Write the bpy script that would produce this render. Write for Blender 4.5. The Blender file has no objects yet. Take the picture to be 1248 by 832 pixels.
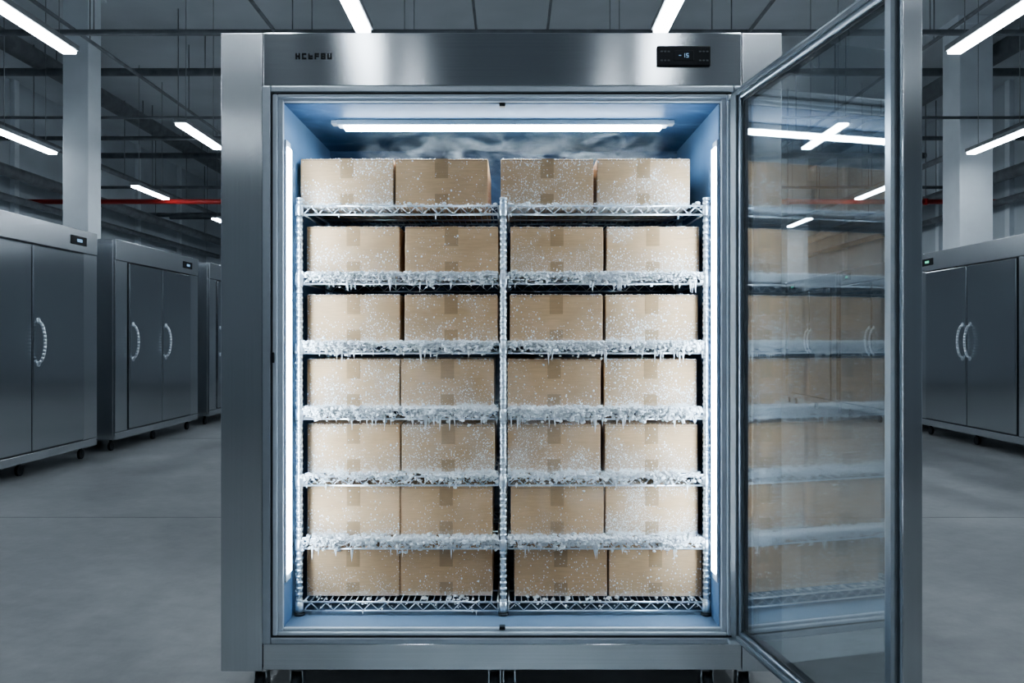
import bpy, bmesh, math, random
from mathutils import Vector, Matrix
random.seed(7)
S = bpy.context.scene
COL = S.collection
try:
    S.view_settings.view_transform = 'AgX'; S.view_settings.look = 'AgX - Medium High Contrast'
except Exception as ex: print(ex)

# ------------------------------------------------------------ materials
def mat(name):
    m = bpy.data.materials.new(name); m.use_nodes = True
    nt = m.node_tree; nt.nodes.clear()
    out = nt.nodes.new('ShaderNodeOutputMaterial')
    return m, nt, out
def N(nt, t, **kw):
    n = nt.nodes.new(t)
    for k, v in kw.items(): setattr(n, k, v)
    return n
def L(nt, a, b): nt.links.new(a, b)
def mth(nt, op, a, b=None, clamp=False):
    n = nt.nodes.new('ShaderNodeMath'); n.operation = op; n.use_clamp = clamp
    for i, v in enumerate((a, b)):
        if v is None: continue
        if isinstance(v, (int, float)): n.inputs[i].default_value = v
        else: nt.links.new(v, n.inputs[i])
    return n.outputs[0]
def ramp(nt, src, stops):
    r = nt.nodes.new('ShaderNodeValToRGB')
    e = r.color_ramp.elements
    while len(e) < len(stops): e.new(0.5)
    for i, (p, c) in enumerate(stops):
        e[i].position = p
        e[i].color = (c, c, c, 1) if isinstance(c, (int, float)) else (*c, 1)
    nt.links.new(src, r.inputs[0]); return r.outputs[0]
def noise(nt, scale, detail=3, mapping=None, rough=0.5, coord='Object'):
    tc = N(nt, 'ShaderNodeTexCoord'); v = tc.outputs[coord]
    if mapping:
        mp = N(nt, 'ShaderNodeMapping'); mp.inputs['Scale'].default_value = mapping
        L(nt, v, mp.inputs[0]); v = mp.outputs[0]
    n = N(nt, 'ShaderNodeTexNoise'); n.inputs['Scale'].default_value = scale
    n.inputs['Detail'].default_value = detail; n.inputs['Roughness'].default_value = rough
    L(nt, v, n.inputs['Vector']); return n.outputs['Fac']
def simple(name, col, rough=0.5, metal=0.0, nscale=0, namt=0.0, bump=0.0, spec=0.5):
    m, nt, out = mat(name)
    p = N(nt, 'ShaderNodeBsdfPrincipled')
    p.inputs['Base Color'].default_value = (*col, 1)
    p.inputs['Roughness'].default_value = rough
    p.inputs['Metallic'].default_value = metal
    p.inputs['Specular IOR Level'].default_value = spec
    if nscale:
        f = noise(nt, nscale, 5)
        a = tuple(max(0, c*(1-namt)) for c in col); b = tuple(min(1, c*(1+namt)) for c in col)
        L(nt, ramp(nt, f, [(0.3, a), (0.7, b)]), p.inputs['Base Color'])
        if bump:
            bp = N(nt, 'ShaderNodeBump'); bp.inputs['Strength'].default_value = bump
            bp.inputs['Distance'].default_value = 0.01
            L(nt, f, bp.inputs['Height']); L(nt, bp.outputs[0], p.inputs['Normal'])
    L(nt, p.outputs[0], out.inputs[0]); return m
def steel(name, base, rough, mapping, rot, aniso=0.85, amt=0.025):
    m, nt, out = mat(name)
    p = N(nt, 'ShaderNodeBsdfPrincipled'); p.inputs['Metallic'].default_value = 1
    f = noise(nt, 1.0, 2, mapping, 0.5)
    g = noise(nt, 1.7, 2)
    a = tuple(c*(1-amt) for c in base); b = tuple(min(1, c*(1+amt)) for c in base)
    L(nt, ramp(nt, f, [(0.3, a), (0.7, b)]), p.inputs['Base Color'])
    L(nt, mth(nt, 'ADD', mth(nt, 'MULTIPLY', g, 0.06), rough-0.03), p.inputs['Roughness'])
    p.inputs['Anisotropic'].default_value = aniso
    p.inputs['Anisotropic Rotation'].default_value = rot
    t = N(nt, 'ShaderNodeTangent', direction_type='UV_MAP'); t.uv_map = 'UVMap'
    L(nt, t.outputs[0], p.inputs['Tangent'])
    L(nt, p.outputs[0], out.inputs[0]); return m
def emit(name, col, st):
    m, nt, out = mat(name)
    e = N(nt, 'ShaderNodeEmission'); e.inputs[0].default_value = (*col, 1); e.inputs[1].default_value = st
    L(nt, e.outputs[0], out.inputs[0]); return m

M_steelH = steel('brushed_steel_horizontal', (0.66, 0.68, 0.70), 0.17, (1.5, 60, 170), 0.25, 0.94, 0.04)
M_steelV = steel('brushed_steel_vertical', (0.62, 0.645, 0.67), 0.23, (170, 60, 1.5), 0.0, 0.9, 0.03)
M_steelBG = steel('brushed_steel_cabinet', (0.60, 0.63, 0.66), 0.25, (60, 170, 2), 0.0)
M_steelBGd = steel('brushed_steel_cabinet_door', (0.50, 0.53, 0.56), 0.18, (60, 170, 2), 0.0)
M_frame = simple('satin_frame', (0.50, 0.55, 0.60), 0.35, 0.85, 30, 0.03)
M_doorframe = simple('door_frame_metal', (0.36, 0.41, 0.46), 0.28, 0.95, 30, 0.03)
M_doorgasket = simple('door_gasket', (0.13, 0.15, 0.17), 0.5, 0, 30, 0.1)
M_gasket = simple('gasket_pale', (0.52, 0.57, 0.63), 0.5, 0, 20, 0.05)
M_rubber = simple('rubber_dark', (0.03, 0.035, 0.04), 0.6, 0, 30, 0.2)
M_dark = simple('black_plastic', (0.010, 0.012, 0.016), 0.35, 0, 30, 0.2, 0, 0.3)
M_liner = simple('liner_blue', (0.16, 0.28, 0.45), 0.45, 0.1, 6, 0.08)
M_linerfloor = simple('liner_floor', (0.18, 0.25, 0.34), 0.45, 0.1, 6, 0.08)
M_chrome = simple('shelf_chrome', (0.78, 0.84, 0.90), 0.30, 0.85, 40, 0.08)
M_housing = simple('fixture_housing', (0.35, 0.37, 0.39), 0.5, 0.2, 10, 0.1)
M_pipe = simple('pipe_grey', (0.24, 0.26, 0.28), 0.45, 0.4, 6, 0.25)
M_red = simple('pipe_red', (0.40, 0.03, 0.025), 0.45, 0, 6, 0.2)
M_column = simple('column_paint', (0.76, 0.81, 0.85), 0.6, 0, 3, 0.05, 0.1)
M_wall = simple('wall_paint', (0.56, 0.61, 0.65), 0.75, 0, 0.8, 0.12, 0.1)
M_wallf = simple('wall_dark_for_reflection', (0.30, 0.33, 0.36), 0.75, 0, 0.8, 0.12, 0.1)  # unseen wall behind the camera, toned darker to dim the steel's reflections
M_ceil = simple('ceiling_paint', (0.68, 0.72, 0.75), 0.8, 0, 0.7, 0.1, 0.1)
M_led = emit('led_strip', (0.66, 0.84, 1.0), 60)
M_ledtop = emit('led_bar', (0.72, 0.87, 1.0), 52)
M_tube = emit('ceiling_tube', (0.83, 0.92, 1.0), 31)
M_disp = emit('display_digits', (0.35, 0.6, 0.9), 0.8)
M_dispg = emit('display_green', (0.2, 0.9, 0.6), 1.0)
M_btn = simple('button_grey', (0.10, 0.11, 0.12), 0.5)

def mist_painted_liner(name, stops):  # pale noise wisps painted into the liner colour to stand in for mist
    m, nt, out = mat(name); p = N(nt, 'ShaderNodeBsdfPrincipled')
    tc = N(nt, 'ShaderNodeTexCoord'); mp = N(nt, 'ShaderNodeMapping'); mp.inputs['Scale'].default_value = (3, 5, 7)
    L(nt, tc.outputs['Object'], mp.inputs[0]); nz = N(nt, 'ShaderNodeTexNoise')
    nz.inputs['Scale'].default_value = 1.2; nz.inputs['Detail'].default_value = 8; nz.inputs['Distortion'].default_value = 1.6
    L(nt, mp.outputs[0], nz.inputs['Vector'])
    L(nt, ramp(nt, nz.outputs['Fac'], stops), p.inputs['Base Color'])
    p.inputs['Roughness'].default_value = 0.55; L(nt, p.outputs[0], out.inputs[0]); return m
M_back = mist_painted_liner('liner_back_mist_painted', [(0.35, (0.02, 0.055, 0.12)), (0.55, (0.04, 0.09, 0.18)), (0.75, (0.18, 0.28, 0.42))])
M_top = mist_painted_liner('liner_top_mist_painted', [(0.35, (0.035, 0.085, 0.17)), (0.58, (0.055, 0.12, 0.23)), (0.78, (0.16, 0.26, 0.39))])

# concrete floor
m, nt, out = mat('polished_concrete'); p = N(nt, 'ShaderNodeBsdfPrincipled')
f1 = noise(nt, 0.55, 8, None, 0.6); f2 = noise(nt, 9, 6, None, 0.7); f3 = noise(nt, 2.2, 6, (1, 0.35, 1), 0.65)
s = mth(nt, 'ADD', mth(nt, 'MULTIPLY', f1, 0.5), mth(nt, 'ADD', mth(nt, 'MULTIPLY', f2, 0.2), mth(nt, 'MULTIPLY', f3, 0.3)))
L(nt, ramp(nt, s, [(0.36, (0.17, 0.178, 0.182)), (0.5, (0.27, 0.28, 0.285)), (0.63, (0.39, 0.40, 0.405))]), p.inputs['Base Color'])
L(nt, ramp(nt, f3, [(0.3, 0.28), (0.7, 0.45)]), p.inputs['Roughness'])
bp = N(nt, 'ShaderNodeBump'); bp.inputs['Strength'].default_value = 0.08; bp.inputs['Distance'].default_value = 0.01
L(nt, f2, bp.inputs['Height']); L(nt, bp.outputs[0], p.inputs['Normal'])
L(nt, p.outputs[0], out.inputs[0]); M_floor = m

# frost
m, nt, out = mat('frost_ice'); p = N(nt, 'ShaderNodeBsdfPrincipled')
p.inputs['Base Color'].default_value = (0.97, 0.985, 1.0, 1); p.inputs['Roughness'].default_value = 0.5
tr = N(nt, 'ShaderNodeBsdfTranslucent'); tr.inputs[0].default_value = (0.97, 0.985, 1, 1)
mx = N(nt, 'ShaderNodeMixShader'); mx.inputs[0].default_value = 0.4
L(nt, p.outputs[0], mx.inputs[1]); L(nt, tr.outputs[0], mx.inputs[2]); L(nt, mx.outputs[0], out.inputs[0]); M_frost = m

# door glass (IOR inverted on back faces so straight-through panes do not totally reflect)
m, nt, out = mat('door_glass')
t = N(nt, 'ShaderNodeBsdfTransparent'); t.inputs[0].default_value = (0.93, 0.95, 0.96, 1)
g = N(nt, 'ShaderNodeBsdfGlossy'); g.inputs['Roughness'].default_value = 0.012; g.inputs[0].default_value = (0.99, 0.99, 0.99, 1)
fr = N(nt, 'ShaderNodeFresnel'); geo = N(nt, 'ShaderNodeNewGeometry')
ior = 1.8
L(nt, mth(nt, 'ADD', mth(nt, 'MULTIPLY', geo.outputs['Backfacing'], 1/ior-ior), ior), fr.inputs[0])
mx = N(nt, 'ShaderNodeMixShader'); L(nt, fr.outputs[0], mx.inputs[0]); L(nt, t.outputs[0], mx.inputs[1]); L(nt, g.outputs[0], mx.inputs[2])
d = N(nt, 'ShaderNodeBsdfDiffuse'); d.inputs[0].default_value = (0.5, 0.53, 0.56, 1)
mx2 = N(nt, 'ShaderNodeMixShader'); L(nt, ramp(nt, noise(nt, 2.5, 5), [(0.3, 0.008), (0.75, 0.025)]), mx2.inputs[0])
L(nt, mx.outputs[0], mx2.inputs[1]); L(nt, d.outputs[0], mx2.inputs[2]); L(nt, mx2.outputs[0], out.inputs[0]); M_glass = m

# cold mist volume
def mist(name, dens, scale, lo, hi):
    m, nt, out = mat(name)
    tc = N(nt, 'ShaderNodeTexCoord'); mp = N(nt, 'ShaderNodeMapping'); mp.inputs['Scale'].default_value = scale
    L(nt, tc.outputs['Object'], mp.inputs[0]); nz = N(nt, 'ShaderNodeTexNoise'); nz.inputs['Scale'].default_value = 1
    nz.inputs['Detail'].default_value = 5; nz.inputs['Distortion'].default_value = 1.2; L(nt, mp.outputs[0], nz.inputs['Vector'])
    f = ramp(nt, nz.outputs['Fac'], [(lo, 0.0), (hi, 1.0)])
    g = N(nt, 'ShaderNodeVectorMath', operation='SUBTRACT'); L(nt, tc.outputs['Generated'], g.inputs[0]); g.inputs[1].default_value = (0.5, 0.5, 0.5)
    ab = N(nt, 'ShaderNodeVectorMath', operation='ABSOLUTE'); L(nt, g.outputs[0], ab.inputs[0])
    sp = N(nt, 'ShaderNodeSeparateXYZ'); L(nt, ab.outputs[0], sp.inputs[0])
    fall = mth(nt, 'MULTIPLY', mth(nt, 'MULTIPLY', mth(nt, 'SUBTRACT', 0.5, sp.outputs[0]), 5, True), mth(nt, 'MULTIPLY', mth(nt, 'SUBTRACT', 0.5, sp.outputs[2]), 4, True))
    v = N(nt, 'ShaderNodeVolumeScatter'); v.inputs['Color'].default_value = (0.9, 0.95, 1, 1); v.inputs['Anisotropy'].default_value = 0.2
    L(nt, mth(nt, 'MULTIPLY', mth(nt, 'MULTIPLY', f, fall), dens), v.inputs['Density'])
    L(nt, v.outputs[0], out.inputs['Volume']); return m
M_mist = mist('cold_vapour', 8.5, (9, 6, 20), 0.46, 0.68)
M_mist2 = mist('cold_vapour_thin', 1.9, (5, 5, 4), 0.42, 0.72)

# cardboard with frost speckles
def cardboard(name, frosted, base=(0.62, 0.395, 0.22), rough=0.8):
    m, nt, out = mat(name); p = N(nt, 'ShaderNodeBsdfPrincipled')
    tc = N(nt, 'ShaderNodeTexCoord'); oi = N(nt, 'ShaderNodeObjectInfo')
    off = N(nt, 'ShaderNodeVectorMath', operation='SCALE'); off.inputs[0].default_value = (37, 19, 53)
    L(nt, oi.outputs['Random'], off.inputs['Scale'])
    ad = N(nt, 'ShaderNodeVectorMath', operation='ADD'); L(nt, tc.outputs['Object'], ad.inputs[0]); L(nt, off.outputs[0], ad.inputs[1])
    V = ad.outputs[0]
    def nz(scale, detail=3, sc=None, dist=0):
        v = V
        if sc:
            mp = N(nt, 'ShaderNodeMapping'); mp.inputs['Scale'].default_value = sc; L(nt, V, mp.inputs[0]); v = mp.outputs[0]
        n = N(nt, 'ShaderNodeTexNoise'); n.inputs['Scale'].default_value = scale; n.inputs['Detail'].default_value = detail
        n.inputs['Distortion'].default_value = dist
        L(nt, v, n.inputs['Vector']); return n.outputs['Fac']
    c = ramp(nt, nz(6, 5), [(0.3, tuple(x*0.84 for x in base)), (0.7, tuple(x*1.10 for x in base))])
    c2 = ramp(nt, nz(1, 2, (20, 20, 220)), [(0.3, 0.92), (0.7, 1.05)])
    mul = N(nt, 'ShaderNodeMix', data_type='RGBA', blend_type='MULTIPLY'); mul.inputs[0].default_value = 1
    L(nt, c, mul.inputs[6]); L(nt, c2, mul.inputs[7]); colr = mul.outputs[2]
    sep = N(nt, 'ShaderNodeSeparateXYZ'); L(nt, tc.outputs['Object'], sep.inputs[0])
    z = sep.outputs['Z']
    low = mth(nt, 'SUBTRACT', 1.0, mth(nt, 'DIVIDE', z, 0.11), True)
    hi = mth(nt, 'MULTIPLY', mth(nt, 'SUBTRACT', z, 0.14), 20, True)
    patch = ramp(nt, nz(9, 5), [(0.45, 0.0), (0.63, 1.0)])
    am = mth(nt, 'ADD', mth(nt, 'ADD', mth(nt, 'MULTIPLY', low, 0.66), mth(nt, 'MULTIPLY', hi, 0.26)), mth(nt, 'MULTIPLY', patch, 0.54))
    am = mth(nt, 'MULTIPLY', am, mth(nt, 'ADD', mth(nt, 'MULTIPLY', oi.outputs['Random'], 0.75), 0.52))
    am = mth(nt, 'MULTIPLY', am, frosted, True)
    tot = None
    for sc, th, q in ((100, 0.42, 0.50), (170, 0.50, 0.80), (270, 0.52, 0.85)):
        v = N(nt, 'ShaderNodeTexVoronoi'); v.inputs['Scale'].default_value = sc
        wv = N(nt, 'ShaderNodeMapping'); wv.inputs['Scale'].default_value = (1, 1, 0.8); L(nt, V, wv.inputs[0])
        L(nt, wv.outputs[0], v.inputs['Vector'])
        sc2 = N(nt, 'ShaderNodeSeparateColor'); L(nt, v.outputs['Color'], sc2.inputs[0])
        on = mth(nt, 'LESS_THAN', sc2.outputs[0], mth(nt, 'MULTIPLY', am, q))
        rad = mth(nt, 'MULTIPLY', mth(nt, 'ADD', mth(nt, 'MULTIPLY', sc2.outputs[1], 0.7), 0.35), th)
        dot = mth(nt, 'MULTIPLY', mth(nt, 'SUBTRACT', rad, v.outputs['Distance']), 9, True)
        k = mth(nt, 'MULTIPLY', dot, on)
        tot = k if tot is None else mth(nt, 'MAXIMUM', tot, k)
    crust = ramp(nt, mth(nt, 'ADD', mth(nt, 'MULTIPLY', nz(75, 6), 0.6), mth(nt, 'MULTIPLY', mth(nt, 'SUBTRACT', 1.0, mth(nt, 'DIVIDE', z, 0.035), True), 0.35)), [(0.43, 0.0), (0.55, 1.0)])
    crust = mth(nt, 'MULTIPLY', crust, mth(nt, 'MULTIPLY', am, 1.0, True))
    film = mth(nt, 'MULTIPLY', am, 0.18)
    fac = mth(nt, 'MAXIMUM', mth(nt, 'MAXIMUM', tot, crust), film, True)
    mixc = N(nt, 'ShaderNodeMix', data_type='RGBA'); L(nt, fac, mixc.inputs[0]); L(nt, colr, mixc.inputs[6])
    mixc.inputs[7].default_value = (0.95, 0.97, 0.98, 1)
    L(nt, mixc.outputs[2], p.inputs['Base Color']); p.inputs['Roughness'].default_value = rough
    bp = N(nt, 'ShaderNodeBump'); bp.inputs['Strength'].default_value = 0.5; bp.inputs['Distance'].default_value = 0.002
    L(nt, tot, bp.inputs['Height']); L(nt, bp.outputs[0], p.inputs['Normal'])
    L(nt, p.outputs[0], out.inputs[0]); return m
M_card = cardboard('cardboard_frosted', 1.0)
M_cardlt = cardboard('cardboard_light_frost', 0.30)
M_tape = cardboard('packing_tape', 0.3, (0.43, 0.27, 0.14), 0.4)
M_seam = simple('cardboard_seam', (0.10, 0.07, 0.045), 0.9)

# ------------------------------------------------------------ geometry helpers
def box(bm, x0, x1, y0, y1, z0, z1, mi=0, bev=0.0):
    r = bmesh.ops.create_cube(bm, size=1.0)
    vs = r['verts']
    for v in vs:
        v.co = Vector(((x0+x1)/2+v.co.x*(x1-x0), (y0+y1)/2+v.co.y*(y1-y0), (z0+z1)/2+v.co.z*(z1-z0)))
    fs = set(f for v in vs for f in v.link_faces)
    for f in fs: f.material_index = mi
    if bev > 0:
        es = list(set(e for v in vs for e in v.link_edges))
        bmesh.ops.bevel(bm, geom=es, offset=bev, segments=2, affect='EDGES', profile=0.5, material=-1)
def cyl(bm, p0, p1, r, seg=8, mi=0, r2=None):
    p0 = Vector(p0); p1 = Vector(p1); d = p1-p0
    q = Vector((0, 0, 1)).rotation_difference(d.normalized())
    a = []; b = []
    for i in range(seg):
        t = 2*math.pi*i/seg
        o = Vector((math.cos(t), math.sin(t), 0))
        a.append(bm.verts.new(p0+q@(o*r))); b.append(bm.verts.new(p1+q@(o*(r2 if r2 is not None else r))))
    for i in range(seg):
        f = bm.faces.new((a[i], a[(i+1) % seg], b[(i+1) % seg], b[i])); f.material_index = mi; f.smooth = True
    f = bm.faces.new(a[::-1]); f.material_index = mi
    f = bm.faces.new(b); f.material_index = mi
def tube(bm, pts, r, seg=8, mi=0):
    for i in range(len(pts)-1): cyl(bm, pts[i], pts[i+1], r, seg, mi)
def mesh(name, bm, mats):
    uv = bm.loops.layers.uv.new('UVMap')
    for f in bm.faces:
        f.normal_update(); n = f.normal
        ax = max(range(3), key=lambda i: abs(n[i]))
        for l in f.loops:
            c = l.vert.co
            l[uv].uv = (c.y, c.z) if ax == 0 else ((c.x, c.z) if ax == 1 else (c.x, c.y))
    me = bpy.data.meshes.new(name); bm.to_mesh(me); bm.free()
    for m in mats: me.materials.append(m)
    return me
def obj(name, me, parent=None, loc=(0, 0, 0), rot=0.0):
    o = bpy.data.objects.new(name, me); COL.objects.link(o); o.location = loc; o.rotation_euler = (0, 0, rot)
    if parent: o.parent = parent
    return o
def empty(name, loc=(0, 0, 0)):
    o = bpy.data.objects.new(name, None); COL.objects.link(o); o.location = loc; o.empty_display_size = 0.2
    return o
def B(): return bmesh.new()

# ------------------------------------------------------------ room
RX, YB, YF, ZC = 8.8, 21.0, -9.0, 5.8
bm = B(); box(bm, -RX, RX, YF, YB, -0.1, 0.0); floor = obj('floor', mesh('floor', bm, [M_floor]))
bm = B(); box(bm, -RX, RX, YF, YB, ZC, ZC+0.1); obj('ceiling', mesh('ceiling', bm, [M_ceil]))
for nm, a, mt in (('wall_left', (-RX-0.1, -RX, YF, YB), M_wall), ('wall_right', (RX, RX+0.1, YF, YB), M_wall),
              ('wall_back', (-RX, RX, YB, YB+0.1), M_wall), ('wall_front', (-RX, RX, YF-0.1, YF), M_wallf)):
    bm = B(); box(bm, *a, 0, ZC); obj(nm, mesh(nm, bm, [mt]))
bm = B()
for y in (-1.6, 3.0, 7.6, 12.2, 16.8): box(bm, -RX, RX, y-0.003, y+0.003, 0.0, 0.0012)
obj('floor_joint_sealant', mesh('floor_joint_sealant', bm, [simple('joint', (0.18, 0.19, 0.195), 0.8)]))

for cx, hw, cys in ((-5.56, 0.165, (0.6, 7.9, 15.2)), (6.55, 0.235, (1.8, 9.1, 16.4))):
    for cy in cys:
        bm = B(); box(bm, -hw, hw, -hw, hw, 0, ZC, 0, 0.01); box(bm, -hw-.03, hw+.03, -hw-.03, hw+.03, 0, 0.03, 0, 0.004)
        box(bm, -hw-.05, hw+.05, -hw-.05, hw+.05, ZC-0.12, ZC, 0, 0.004)
        obj('steel_column', mesh('steel_column', bm, [M_column]), None, (cx, cy, 0))

bm = B()
for y in [YF+1.5+i*2.4 for i in range(12)]:
    box(bm, -RX, -RX+0.08, y, y+0.14, 0, ZC); box(bm, RX-0.08, RX, y, y+0.14, 0, ZC)
for x in [-7.6+i*2.17 for i in range(8)]: box(bm, x, x+0.14, YB-0.08, YB, 0, ZC)
obj('trim_1', mesh('trim_1', bm, [M_column]))

# pipes & conduits
bm = B()
for sx in (-1, 1):
    cyl(bm, (sx*8.1, YF, 3.95), (sx*8.1, YB, 3.95), 0.10, 12)
    cyl(bm, (sx*8.45, YF, 3.62), (sx*8.45, YB, 3.62), 0.06, 10)
    cyl(bm, (sx*7.4, YF, 4.35), (sx*7.4, YB, 4.35), 0.05, 10)
    cyl(bm, (sx*2.6, YF, 4.62), (sx*2.6, YB, 4.62), 0.02, 8)
    cyl(bm, (sx*5.0, YF, 4.78), (sx*5.0, YB, 4.78), 0.022, 8)
    cyl(bm, (sx*0.4, YF, 4.72), (sx*0.4, YB, 4.72), 0.015, 8)
    cyl(bm, (sx*7.05, YF, 5.4), (sx*7.05, YB, 5.4), 0.14, 14)
    for y in range(-8, 21, 3):
        for x, z in ((8.1, 3.95), (7.4, 4.35), (7.05, 5.4), (2.6, 4.62), (5.0, 4.78)): cyl(bm, (sx*x, y, z), (sx*x, y, ZC), 0.008, 6)
for y, z, r in ((-3, 4.6, 0.03), (1.0, 4.6, 0.03), (3.9, 4.66, 0.022), (6.3, 4.62, 0.035), (8.6, 4.3, 0.02), (10.6, 4.5, 0.035), (13.3, 4.2, 0.03), (16.2, 4.1, 0.05), (18.5, 4.4, 0.07), (9.6, 5.25, 0.06), (14.8, 5.15, 0.06)):
    cyl(bm, (-RX, y, z), (RX, y, z), r, 10)
    for x in (-7, -4.6, -2.2, 2.2, 4.6, 7): cyl(bm, (x, y, z), (x, y, ZC), 0.007, 6)
obj('ceiling_pipework', mesh('ceiling_pipework', bm, [M_pipe]))
bm = B(); cyl(bm, (-RX, 12.2, 3.74), (RX, 12.2, 3.74), 0.045, 12)
for x in (-7.5, -5, -2.5, 0, 2.5, 5, 7.5): cyl(bm, (x, 12.2, 3.74), (x, 12.2, ZC), 0.008, 6, 1); cyl(bm, (x-0.03, 12.2, 3.74), (x+0.03, 12.2, 3.74), 0.06, 12)
obj('sprinkler_pipe', mesh('sprinkler_pipe', bm, [M_red, M_pipe]))

# ceiling tube lights
bm = B()
box(bm, -0.075, 0.075, -0.64, 0.64, 0.0, 0.05, 0, 0.006)
box(bm, -0.058, 0.058, -0.62, 0.62, -0.028, 0.0, 1, 0.004)
cyl(bm, (0, -0.45, 0.05), (0, -0.45, 2.03), 0.005, 6); cyl(bm, (0, 0.45, 0.05), (0, 0.45, 2.03), 0.005, 6)
fix = mesh('ceiling_tube_light', bm, [M_housing, M_tube])
for X, d0, n in ((1.21, 6.12, (-3, -2, -1, 0, 1, 2, 3)), (3.87, 6.62, (-3, -2, -1, 0, 1, 2, 3)), (6.2, 10.55, (-3, -2, -1, 0, 1, 2, 3))):  # negative k: rows continued out of view, added as front fill and steel reflections
    for s_ in (-1, 1):
        for k in n:
            y = d0-2.8+k*3.65
            if y < YF+0.7 or y > YB-1: continue
            obj('ceiling_tube_light', fix, None, (s_*X, y, 3.77))

# ------------------------------------------------------------ background cabinets
def cabinet_mesh(handles_mid):
    bm = B(); W = 2.4
    box(bm, -0.85, 0.0, 0, W, 0.13, 2.36, 0, 0.006)
    box(bm, 0.0, 0.035, 0.0, W, 2.13, 2.36, 0, 0.005)
    box(bm, 0.0, 0.03, 0.0, W, 0.13, 0.21, 0, 0.005)
    for a, b in ((0.30, 1.18), (1.20, 2.10)) if not handles_mid else ((0.24, 1.19), (1.21, 2.16)):
        box(bm, 0.002, 0.05, a, b, 0.225, 2.115, 1, 0.01)
        box(bm, 0.0, 0.004, a-0.012, b+0.012, 0.213, 2.127, 2)
    fr = (0.30, 2.10) if not handles_mid else (0.24, 2.16)
    box(bm, 0.0, 0.03, 0.0, fr[0]-0.02, 0.215, 2.125, 0, 0.004); box(bm, 0.0, 0.03, fr[1]+0.02, W, 0.215, 2.125, 0, 0.004)
    hs = (0.38, 1.28) if not handles_mid else (1.12, 1.28)
    for y in hs:
        pts = []
        for i in range(13):
            t = i/12; pts.append((0.05+0.065*math.sin(math.pi*t)**0.5, y, 1.02+0.40*t))
        tube(bm, pts, 0.014, 10, 3)
        cyl(bm, (0.045, y, 1.02), (0.058, y, 1.02), 0.026, 12, 3); cyl(bm, (0.045, y, 1.42), (0.058, y, 1.42), 0.026, 12, 3)
    dy = 2.02 if not handles_mid else 0.25
    box(bm, 0.034, 0.042, dy-0.15, dy+0.15, 2.20, 2.29, 2, 0.003)
    box(bm, 0.042, 0.0435, dy-0.04, dy+0.06, 2.23, 2.26, 4)
    for x in (-0.75, -0.08):
        for y in (0.12, 1.2, 2.28):
            cyl(bm, (x, y, 0.05), (x, y, 0.13), 0.018, 8, 2); cyl(bm, (x-0.014, y, 0.05), (x+0.014, y, 0.05), 0.05, 14, 2)
    return bm
cl = mesh('stainless_steel_freezer', cabinet_mesh(False), [M_steelBG, M_steelBGd, M_dark, M_chrome, M_disp])
cr = mesh('stainless_steel_freezer_b', cabinet_mesh(True), [M_steelBG, M_steelBGd, M_dark, M_chrome, M_dispg])
for y in (0.75, 3.55, 6.36, 9.2, 12.0, 14.8): obj('stainless_steel_freezer', cl, None, (-4.42, y, 0))
for y in (3.2, 5.78, 8.36, 10.95, 13.5):
    obj('stainless_steel_freezer', cr, None, (5.42, y+2.4, 0), math.pi)

# ------------------------------------------------------------ main freezer
FZ = empty('display_freezer', (0, 0, 0))
X0, X1, X2, X3 = -0.986, -0.844, -0.800, -0.778
R3, R2, R1, R0 = 0.706, 0.732, 0.778, 0.914
ZT, ZH, ZG, ZI = 2.286, 2.106, 2.066, 2.053
zI, zG, zP, zB = 0.27, 0.262, 0.219, 0.125
DB = 0.86; DI = 0.735
bm = B()
box(bm, X0+0.004, X3, 0.02, DB, zB+0.004, ZT-0.004, 0, 0.003)
box(bm, R3, R0-0.004, 0.02, DB, zB+0.004, ZT-0.004, 0, 0.003)
box(bm, X3, R3, 0.02, DB, ZI, ZT-0.004, 0)
box(bm, X3, R3, 0.02, DB, zB+0.004, zI, 0)
box(bm, X3, R3, DI, DB, zI, ZI, 0)
obj('cabinet_shell', mesh('cabinet_shell', bm, [M_steelV]), FZ)
bm = B()
box(bm, X0, X1-0.0015, 0.0, 0.022, zB, ZT, 0, 0.003); box(bm, R1+0.0015, R0, 0.0, 0.022, zB, ZT, 0, 0.003)
obj('side_fascia', mesh('side_fascia', bm, [M_steelV]), FZ)
bm = B()
box(bm, X1+0.0015, R1-0.0015, -0.002, 0.022, ZH, ZT, 0, 0.003)
box(bm, X1+0.0015, R1-0.0015, 0.0, 0.022, zB+0.005, zP, 0, 0.003)
obj('header_and_kick_panel', mesh('header_and_kick_panel', bm, [M_steelH]), FZ)
def ringbox(bm, xa, xb, za, zb, w, y0, y1, mi, bev=0.002, wt=None):
    wt = wt or w
    box(bm, xa, xa+w, y0, y1, za, zb, mi, bev); box(bm, xb-w, xb, y0, y1, za, zb, mi, bev)
    box(bm, xa+w, xb-w, y0, y1, zb-wt, zb, mi, bev); box(bm, xa+w, xb-w, y0, y1, za, za+wt, mi, bev)
bm = B()
ringbox(bm, X1, R1, zP, ZH, 0.028, -0.006, 0.02, 0, 0.004, 0.022)
ringbox(bm, X1+0.028, R1-0.028, zP+0.022, ZH-0.022, 0.006, -0.001, 0.02, 2, 0, 0.006)
ringbox(bm, X1+0.034, R1-0.034, zP+0.028, ZH-0.028, 0.016, -0.004, 0.02, 1, 0.004, 0.012)
ringbox(bm, X1+0.05, R1-0.05, zP+0.040, ZH-0.040, 0.018, 0.004, 0.02, 1, 0.003, 0.012)
obj('door_surround', mesh('door_surround', bm, [M_frame, M_gasket, M_rubber]), FZ)
bm = B()
e = 0.002
box(bm, X3, X3+e, 0.018, DI, zI, ZI, 0); box(bm, R3-e, R3, 0.018, DI, zI, ZI, 0)
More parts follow.
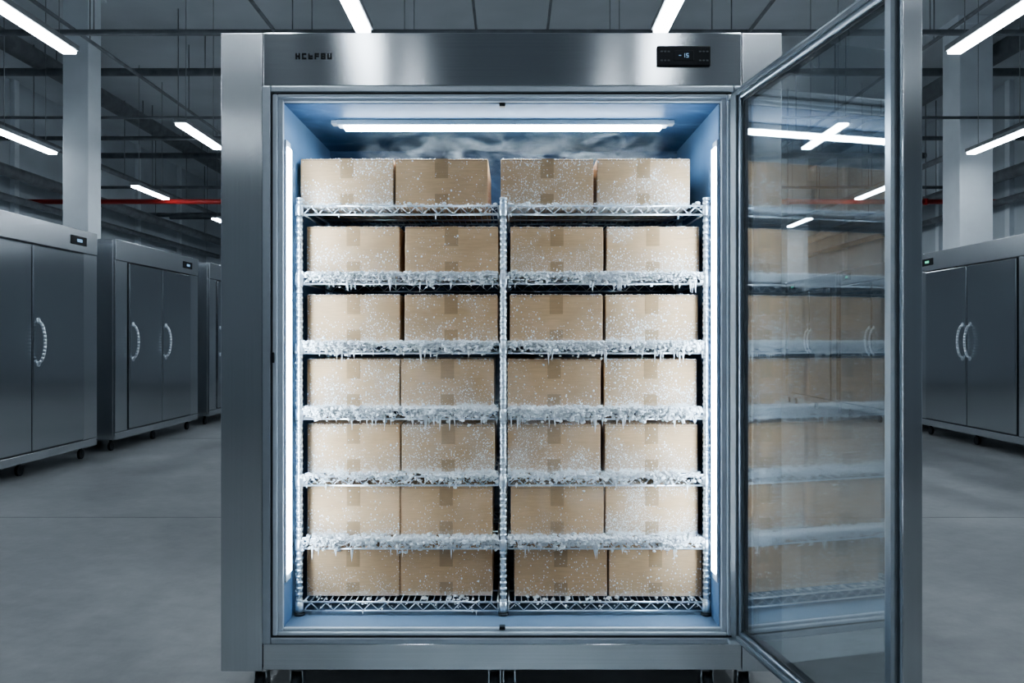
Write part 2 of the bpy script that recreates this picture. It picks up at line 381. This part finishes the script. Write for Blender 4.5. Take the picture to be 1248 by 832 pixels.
box(bm, X3, R3, 0.018, DI, ZI-e, ZI, 2); box(bm, X3, R3, 0.018, DI, zI, zI+e, 3)
box(bm, X3+e, R3-e, DI-e, DI, zI+e, ZI-e, 1)
obj('interior_liner', mesh('interior_liner', bm, [M_liner, M_back, M_top, M_linerfloor]), FZ)
bm = B()
for xa, s_ in ((X3+e, 1), (R3-e, -1)):
    box(bm, min(xa, xa+s_*0.006), max(xa, xa+s_*0.006), 0.020, 0.080, 0.42, 1.93, 0, 0.001)
    box(bm, min(xa+s_*0.006, xa+s_*0.012), max(xa+s_*0.006, xa+s_*0.012), 0.027, 0.072, 0.447, 1.906, 1, 0.002)
obj('led_strips', mesh('led_strips', bm, [M_gasket, M_led]), FZ)
bm = B()
box(bm, -0.640, 0.572, 0.215, 0.275, ZI-0.022, ZI-0.002, 0, 0.003)
box(bm, -0.615, 0.547, 0.222, 0.268, ZI-0.034, ZI-0.022, 1, 0.003)
for x in (-0.66, 0.575): box(bm, x-0.002, x+0.02, 0.225, 0.265, ZI-0.016, ZI-0.002, 0, 0.002)
obj('interior_light_bar', mesh('interior_light_bar', bm, [M_gasket, M_ledtop]), FZ)
bm = B(); box(bm, -0.60, 0.64, 0.30, 0.72, 1.915, ZI-0.006)
obj('cold_mist', mesh('cold_mist', bm, [M_mist]), FZ)
bm = B(); box(bm, -0.55, 0.50, 0.035, 0.108, 0.45, 1.25)
obj('drifting_mist', mesh('drifting_mist', bm, [M_mist2]), FZ)
bm = B()
for z in (2.043, 0.272): box(bm, -0.043, -0.023, -0.004, 0.02, z-0.006, z+0.006, 0, 0.002)
box(bm, -0.812, -0.803, -0.014, -0.004, 1.17, 1.205, 0, 0.002)
gx = -0.732
pats = ['lmr', 'ltb', 'lmb', 'ltm', 'tmbr', 'lrb']
for i in range(6):
    x = gx+i*0.0215; w = 0.015; z0, z1 = 2.196, 2.216; t_ = 0.005
    box(bm, x, x+t_, -0.0035, -0.001, z0, z1, 0)
    for ch in pats[i]:
        if ch == 't': box(bm, x, x+w, -0.0037, -0.001, z1-t_, z1, 0)
        if ch == 'b': box(bm, x, x+w, -0.0037, -0.001, z0, z0+t_, 0)
        if ch == 'm': box(bm, x, x+w, -0.0037, -0.001, (z0+z1)/2-0.0025, (z0+z1)/2+0.0025, 0)
        if ch == 'r': box(bm, x+w-t_, x+w, -0.0036, -0.001, z0, z1, 0)
obj('latches_and_badge', mesh('latches_and_badge', bm, [M_dark]), FZ)
bm = B()
box(bm, 0.489, 0.670, -0.012, -0.001, 2.170, 2.239, 0, 0.004)
box(bm, 0.545, 0.613, -0.0135, -0.012, 2.188, 2.222, 1, 0.001)
def digit(bm, x, z, segs, w=0.008, h=0.014, t_=0.0018):
    y0, y1 = -0.0145, -0.0135
    D = {'a': (x, x+w, z+h-t_, z+h), 'g': (x, x+w, z+h/2-t_/2, z+h/2+t_/2), 'd': (x, x+w, z, z+t_),
         'f': (x, x+t_, z+h/2, z+h), 'b': (x+w-t_, x+w, z+h/2, z+h), 'e': (x, x+t_, z, z+h/2), 'c': (x+w-t_, x+w, z, z+h/2)}
    for s in segs: a = D[s]; box(bm, a[0], a[1], y0, y1, a[2], a[3], 2)
digit(bm, 0.562, 2.198, 'g'); digit(bm, 0.575, 2.198, 'bc'); digit(bm, 0.587, 2.198, 'acdfg')
for x in (0.500, 0.512, 0.524, 0.630, 0.642, 0.654):
    for z in (2.186, 2.216): box(bm, x, x+0.008, -0.0135, -0.012, z, z+0.005, 3, 0.001)
obj('control_display', mesh('control_display', bm, [M_dark, M_dark, M_disp, M_btn]), FZ)
for cx in (-0.87, -0.745, -0.06, -0.01, 0.675, 0.80):
    for cy in (0.08, 0.76):
        bm = B()
        box(bm, cx-0.035, cx+0.035, cy-0.035, cy+0.035, 0.117, 0.126, 0, 0.002)
        for s_ in (-1, 1): box(bm, cx+s_*0.02-0.002, cx+s_*0.02+0.002, cy-0.02, cy+0.02, 0.035, 0.118, 0)
        cyl(bm, (cx-0.016, cy, 0.045), (cx+0.016, cy, 0.045), 0.045, 20, 1)
        cyl(bm, (cx-0.024, cy, 0.045), (cx+0.024, cy, 0.045), 0.01, 10, 0)
        obj('caster', mesh('caster', bm, [M_steelV, M_rubber]), FZ)

# glass door
DW, DT = 0.955, 0.05
Z0, Z1 = 0.25, 2.078
ang = math.atan2(-0.9906, 0.1362)
bm = B()
st, rl = 0.072, 0.042
box(bm, 0, st, 0, DT, Z0, Z1, 0, 0.005); box(bm, DW-st, DW-0.003, 0, DT, Z0, Z1, 0, 0.006)
box(bm, DW-0.006, DW, 0.002, DT-0.002, Z0+0.002, Z1-0.002, 3, 0.002)
box(bm, st, DW-st, 0, DT, Z1-rl, Z1, 0, 0.005); box(bm, st, DW-st, 0, DT, Z0, Z0+rl, 0, 0.005)
g0 = 0.014
for a in ((0.012, st-0.012, Z0+g0, Z1-g0), (DW-0.035, DW-0.016, Z0+g0, Z1-g0), (st-0.012, DW-0.035, Z1-g0-0.014, Z1-g0), (st-0.012, DW-0.035, Z0+g0, Z0+g0+0.014)):
    box(bm, a[0], a[1], -0.008, 0.001, a[2], a[3], 1, 0.003)
ringbox(bm, st-0.002, DW-st+0.002, Z0+rl-0.002, Z1-rl+0.002, 0.010, 0.012, 0.038, 2, 0.001)
obj('door_frame', mesh('door_frame', bm, [M_doorframe, M_doorgasket, M_rubber, M_steelV]), FZ, (0.735, -0.022, 0), ang)
bm = B()
for y in (0.014, 0.033): box(bm, st+0.001, DW-st-0.001, y, y+0.004, Z0+rl+0.001, Z1-rl-0.001, 0)
obj('door_glass', mesh('door_glass', bm, [M_glass]), FZ, (0.735, -0.022, 0), ang)
bm = B()
for z in (2.062, 0.232): box(bm, 0.728, 0.772, -0.024, -0.002, z-0.008, z+0.008, 0, 0.003)
obj('hinges', mesh('hinges', bm, [M_chrome]), FZ)

# ------------------------------------------------------------ wire shelving
SZ = [1.25+v for v in (0.474, 0.229, -0.016, -0.249, -0.484, -0.708, -0.928)]
YS0, YS1 = 0.13, 0.60
SH = empty('wire_shelving')
bm = B()
units = ((-0.738, -0.050), (-0.012, 0.678))
for z in SZ:
    for a, b in units:
        for y in (YS0, YS1):
            cyl(bm, (a, y, z-0.003), (b, y, z-0.003), 0.0034, 8); cyl(bm, (a, y, z-0.034), (b, y, z-0.034), 0.0034, 8)
            n = 26; pts = []
            for i in range(n+1):
                pts.append((a+(b-a)*i/n, y, z-0.006 if i % 2 else z-0.031))
            tube(bm, pts, 0.0018, 5)
        for x in (a, b):
            cyl(bm, (x, YS0, z-0.003), (x, YS1, z-0.003), 0.003, 6); cyl(bm, (x, YS0, z-0.034), (x, YS1, z-0.034), 0.003, 6)
        for y in (0.28, 0.44): cyl(bm, (a, y, z-0.008), (b, y, z-0.008), 0.003, 6)
        n = 30
        for i in range(1, n):
            x = a+(b-a)*i/n; cyl(bm, (x, YS0, z-0.0022), (x, YS1, z-0.0022), 0.0017, 5)
obj('wire_shelves', mesh('wire_shelves', bm, [M_chrome]), SH)
bm = B()
for x in (-0.753, -0.031, 0.688):
    for y in (YS0, YS1):
        cyl(bm, (x, y, zI+0.004), (x, y, 1.742), 0.0105, 14, 0)
        z = 0.30
        while z < 1.735:
            cyl(bm, (x, y, z), (x, y, z+0.010), 0.0126, 12, 0); z += 0.021
        cyl(bm, (x, y, 1.742), (x, y, 1.75), 0.013, 12, 0)
        for z in SZ: cyl(bm, (x, y, z-0.038), (x, y, z), 0.0150, 12, 0)
        cyl(bm, (x, y, zI+0.003), (x, y, zI+0.012), 0.018, 12, 1)
obj('shelf_posts', mesh('shelf_posts', bm, [M_chrome, M_rubber]), SH)

# ------------------------------------------------------------ boxes
BW, BH, BD = 0.335, 0.176, 0.38
def box_mesh(mat0):
    bm = B()
    box(bm, -BW/2, BW/2, 0, BD, 0, BH, 0, 0.003)
    box(bm, -0.0015, 0.0015, 0.004, BD-0.004, BH-0.001, BH+0.0004, 2)
    tw = 0.024
    box(bm, -tw, tw, -0.0008, BD+0.0008, BH-0.001, BH+0.0009, 1)
    box(bm, -tw, tw, -0.0009, 0.001, BH-0.070, BH+0.0009, 1)
    box(bm, -tw, tw, -0.0009, 0.001, 0.001, 0.050, 1)
    box(bm, -BW/2+0.004, BW/2-0.004, -0.0004, 0.001, BH-0.0065, BH-0.0055, 2)
    return mesh('cardboard_box', bm, [mat0, M_tape, M_seam])
bF, bL = box_mesh(M_card), box_mesh(M_cardlt)
rows = [
 (-0.5955, -0.2545, 0.1265, 0.474),
 (-0.572, -0.218, 0.162, 0.508),
 (-0.572, -0.220, 0.160, 0.505),
 (-0.572, -0.233, 0.152, 0.500),
 (-0.572, -0.230, 0.152, 0.503),
 (-0.572, -0.238, 0.163, 0.505),
 (-0.574, -0.238, 0.176, 0.517),
]
for i, r in enumerate(rows):
    for j, x in enumerate(r):
        light = (i, j) in ((0, 1), (1, 1), (2, 2), (3, 2), (6, 0), (6, 1), (6, 2), (6, 3), (5, 1), (5, 2))
        o = obj('cardboard_box', bL if light else bF, None, (x, 0.185+random.uniform(-0.004, 0.006), SZ[i]), random.uniform(-0.006, 0.006))

# ------------------------------------------------------------ frost & icicles
phi = (1+5**0.5)/2
ICO_V = [Vector(v).normalized() for v in ((-1, phi, 0), (1, phi, 0), (-1, -phi, 0), (1, -phi, 0), (0, -1, phi), (0, 1, phi), (0, -1, -phi), (0, 1, -phi), (phi, 0, -1), (phi, 0, 1), (-phi, 0, -1), (-phi, 0, 1))]
ICO_F = [(0,11,5),(0,5,1),(0,1,7),(0,7,10),(0,10,11),(1,5,9),(5,11,4),(11,10,2),(10,7,6),(7,1,8),(3,9,4),(3,4,2),(3,2,6),(3,6,8),(3,8,9),(4,9,5),(2,4,11),(6,2,10),(8,6,7),(9,8,1)]
V = []; F = []
def lump(c, sx, sy, sz):
    b = len(V)
    for v in ICO_V:
        k = random.uniform(0.65, 1.3)
        V.append((c[0]+v.x*sx*k, c[1]+v.y*sy*k, c[2]+v.z*sz*k))
    for f in ICO_F: F.append(tuple(b+i for i in f))
def spike(c, d, r, ln, seg=5):
    b = len(V); d = Vector(d).normalized(); q = Vector((0, 0, 1)).rotation_difference(d)
    for lv, rr in ((0, 1.0), (0.45, 0.6)):
        for i in range(seg):
            t = 2*math.pi*i/seg; o = q@Vector((math.cos(t)*r*rr, math.sin(t)*r*rr, ln*lv)); V.append(tuple(Vector(c)+o*1.0))
    V.append(tuple(Vector(c)+d*ln))
    for i in range(seg):
        j = (i+1) % seg
        F.append((b+i, b+j, b+seg+j, b+seg+i)); F.append((b+seg+i, b+seg+j, b+2*seg))
def n1(x, s):
    return sum(math.sin(x*f*s+ph)*a for f, ph, a in ((11, 1.3, .4), (23, 2.1+s, .3), (47, .7*s, .2), (83, 3.3, .1)))*0.5+0.5
amount = [0.12, 0.78, 0.95, 1.2, 0.58, 0.95, 0.06]
for si, z in enumerate(SZ):
    A = amount[si]
    for a, b in units:
        x = a
        while x < b:
            dloc = A*(0.25+1.15*n1(x+si*3.1, 1.0+si*0.17))
            k = int(8.5*dloc + random.random())
            for _ in range(k):
                s = random.uniform(0.0016, 0.0055)*(0.7+0.5*min(dloc, 1.2))
                zz = z+0.006-abs(random.gauss(0, 0.011+0.006*dloc))
                lump((x+random.uniform(-.004, .004), YS0-0.005+random.gauss(0, 0.006), zz), s*1.3, s, s)
            for _ in range(3):
                if random.random() < dloc*0.9:
                    s = random.uniform(0.002, 0.0075)
                    lump((x, YS0+random.uniform(-0.006, 0.045), z+random.uniform(0, 0.008)), s*1.4, s*1.4, s)
            for _ in range(int(3.5*dloc+random.random())):
                spike((x+random.uniform(-.004, .004), YS0-0.004, z-random.uniform(-0.003, 0.030)), (random.uniform(-1, 1), -0.6, random.uniform(-0.8, 1.0)), random.uniform(0.0008, 0.0018), random.uniform(0.005, 0.013), 4)
            if random.random() < 0.13*dloc:
                ln = random.choice((0.012, 0.016, 0.022, 0.03))*random.uniform(0.7, 1.2)
                spike((x, YS0-0.004-random.uniform(0, 0.008), z-random.uniform(0.020, 0.034)), (random.uniform(-.05, .05), 0, -1), random.uniform(0.0026, 0.005), ln, 6)
            x += 0.0045
        # irregular snowy clumps with clusters of longer icicles
        for _ in range(int(7*A+random.random())):
            cx = random.uniform(a+0.03, b-0.03); wd = random.uniform(0.008, 0.028); hh = random.uniform(0.006, 0.013)
            for _ in range(int(26*A*random.uniform(0.6, 1.3))):
                s = random.uniform(0.002, 0.0075)
                lump((cx+random.gauss(0, wd), YS0-0.006+random.gauss(0, 0.006), z-0.012+random.gauss(0, hh)), s*1.2, s, s)
            for _ in range(random.choice((0, 1, 2, 3))):
                spike((cx+random.gauss(0, wd*0.7), YS0-0.007, z-random.uniform(0.018, 0.032)), (random.uniform(-.06, .06), 0, -1), random.uniform(0.003, 0.006), random.uniform(0.02, 0.055)*min(A, 1), 6)
for i, r in enumerate(rows):
    for x0 in r:
        den = (0.5, 1.2, 0.9, 0.6, 0.5, 0.6, 0.1)[i]*random.uniform(0.4, 1.2)
        for _ in range(int(130*den)):
            s = random.uniform(0.0009, 0.0027)
            lump((x0+random.uniform(-BW/2+.004, BW/2-.004), 0.186+abs(random.gauss(0, 0.012)), SZ[i]+BH+0.0008), s*1.4, s*1.4, s)
for x in (-0.753, -0.031, 0.688):
    for _ in range(160):
        z = random.uniform(0.3, 1.73); s = random.uniform(0.001, 0.0028)
        lump((x+random.uniform(-.011, .011), YS0-0.010, z), s, s, s*1.4)
me = bpy.data.meshes.new('shelf_frost'); me.from_pydata(V, [], F); me.materials.append(M_frost)
obj('shelf_frost', me, SH)

# ------------------------------------------------------------ world & camera
w = bpy.data.worlds.new('World'); S.world = w; w.use_nodes = True
w.node_tree.nodes['Background'].inputs[0].default_value = (0.05, 0.06, 0.07, 1)
w.node_tree.nodes['Background'].inputs[1].default_value = 0.3
cam = bpy.data.cameras.new('Camera'); cam.sensor_width = 36; cam.lens = 29.08; cam.shift_y = -0.0024
co = bpy.data.objects.new('Camera', cam); COL.objects.link(co); co.location = (0, -2.8, 1.25); co.rotation_euler = (math.pi/2, 0, 0)
cam.clip_start = 0.05; S.camera = co
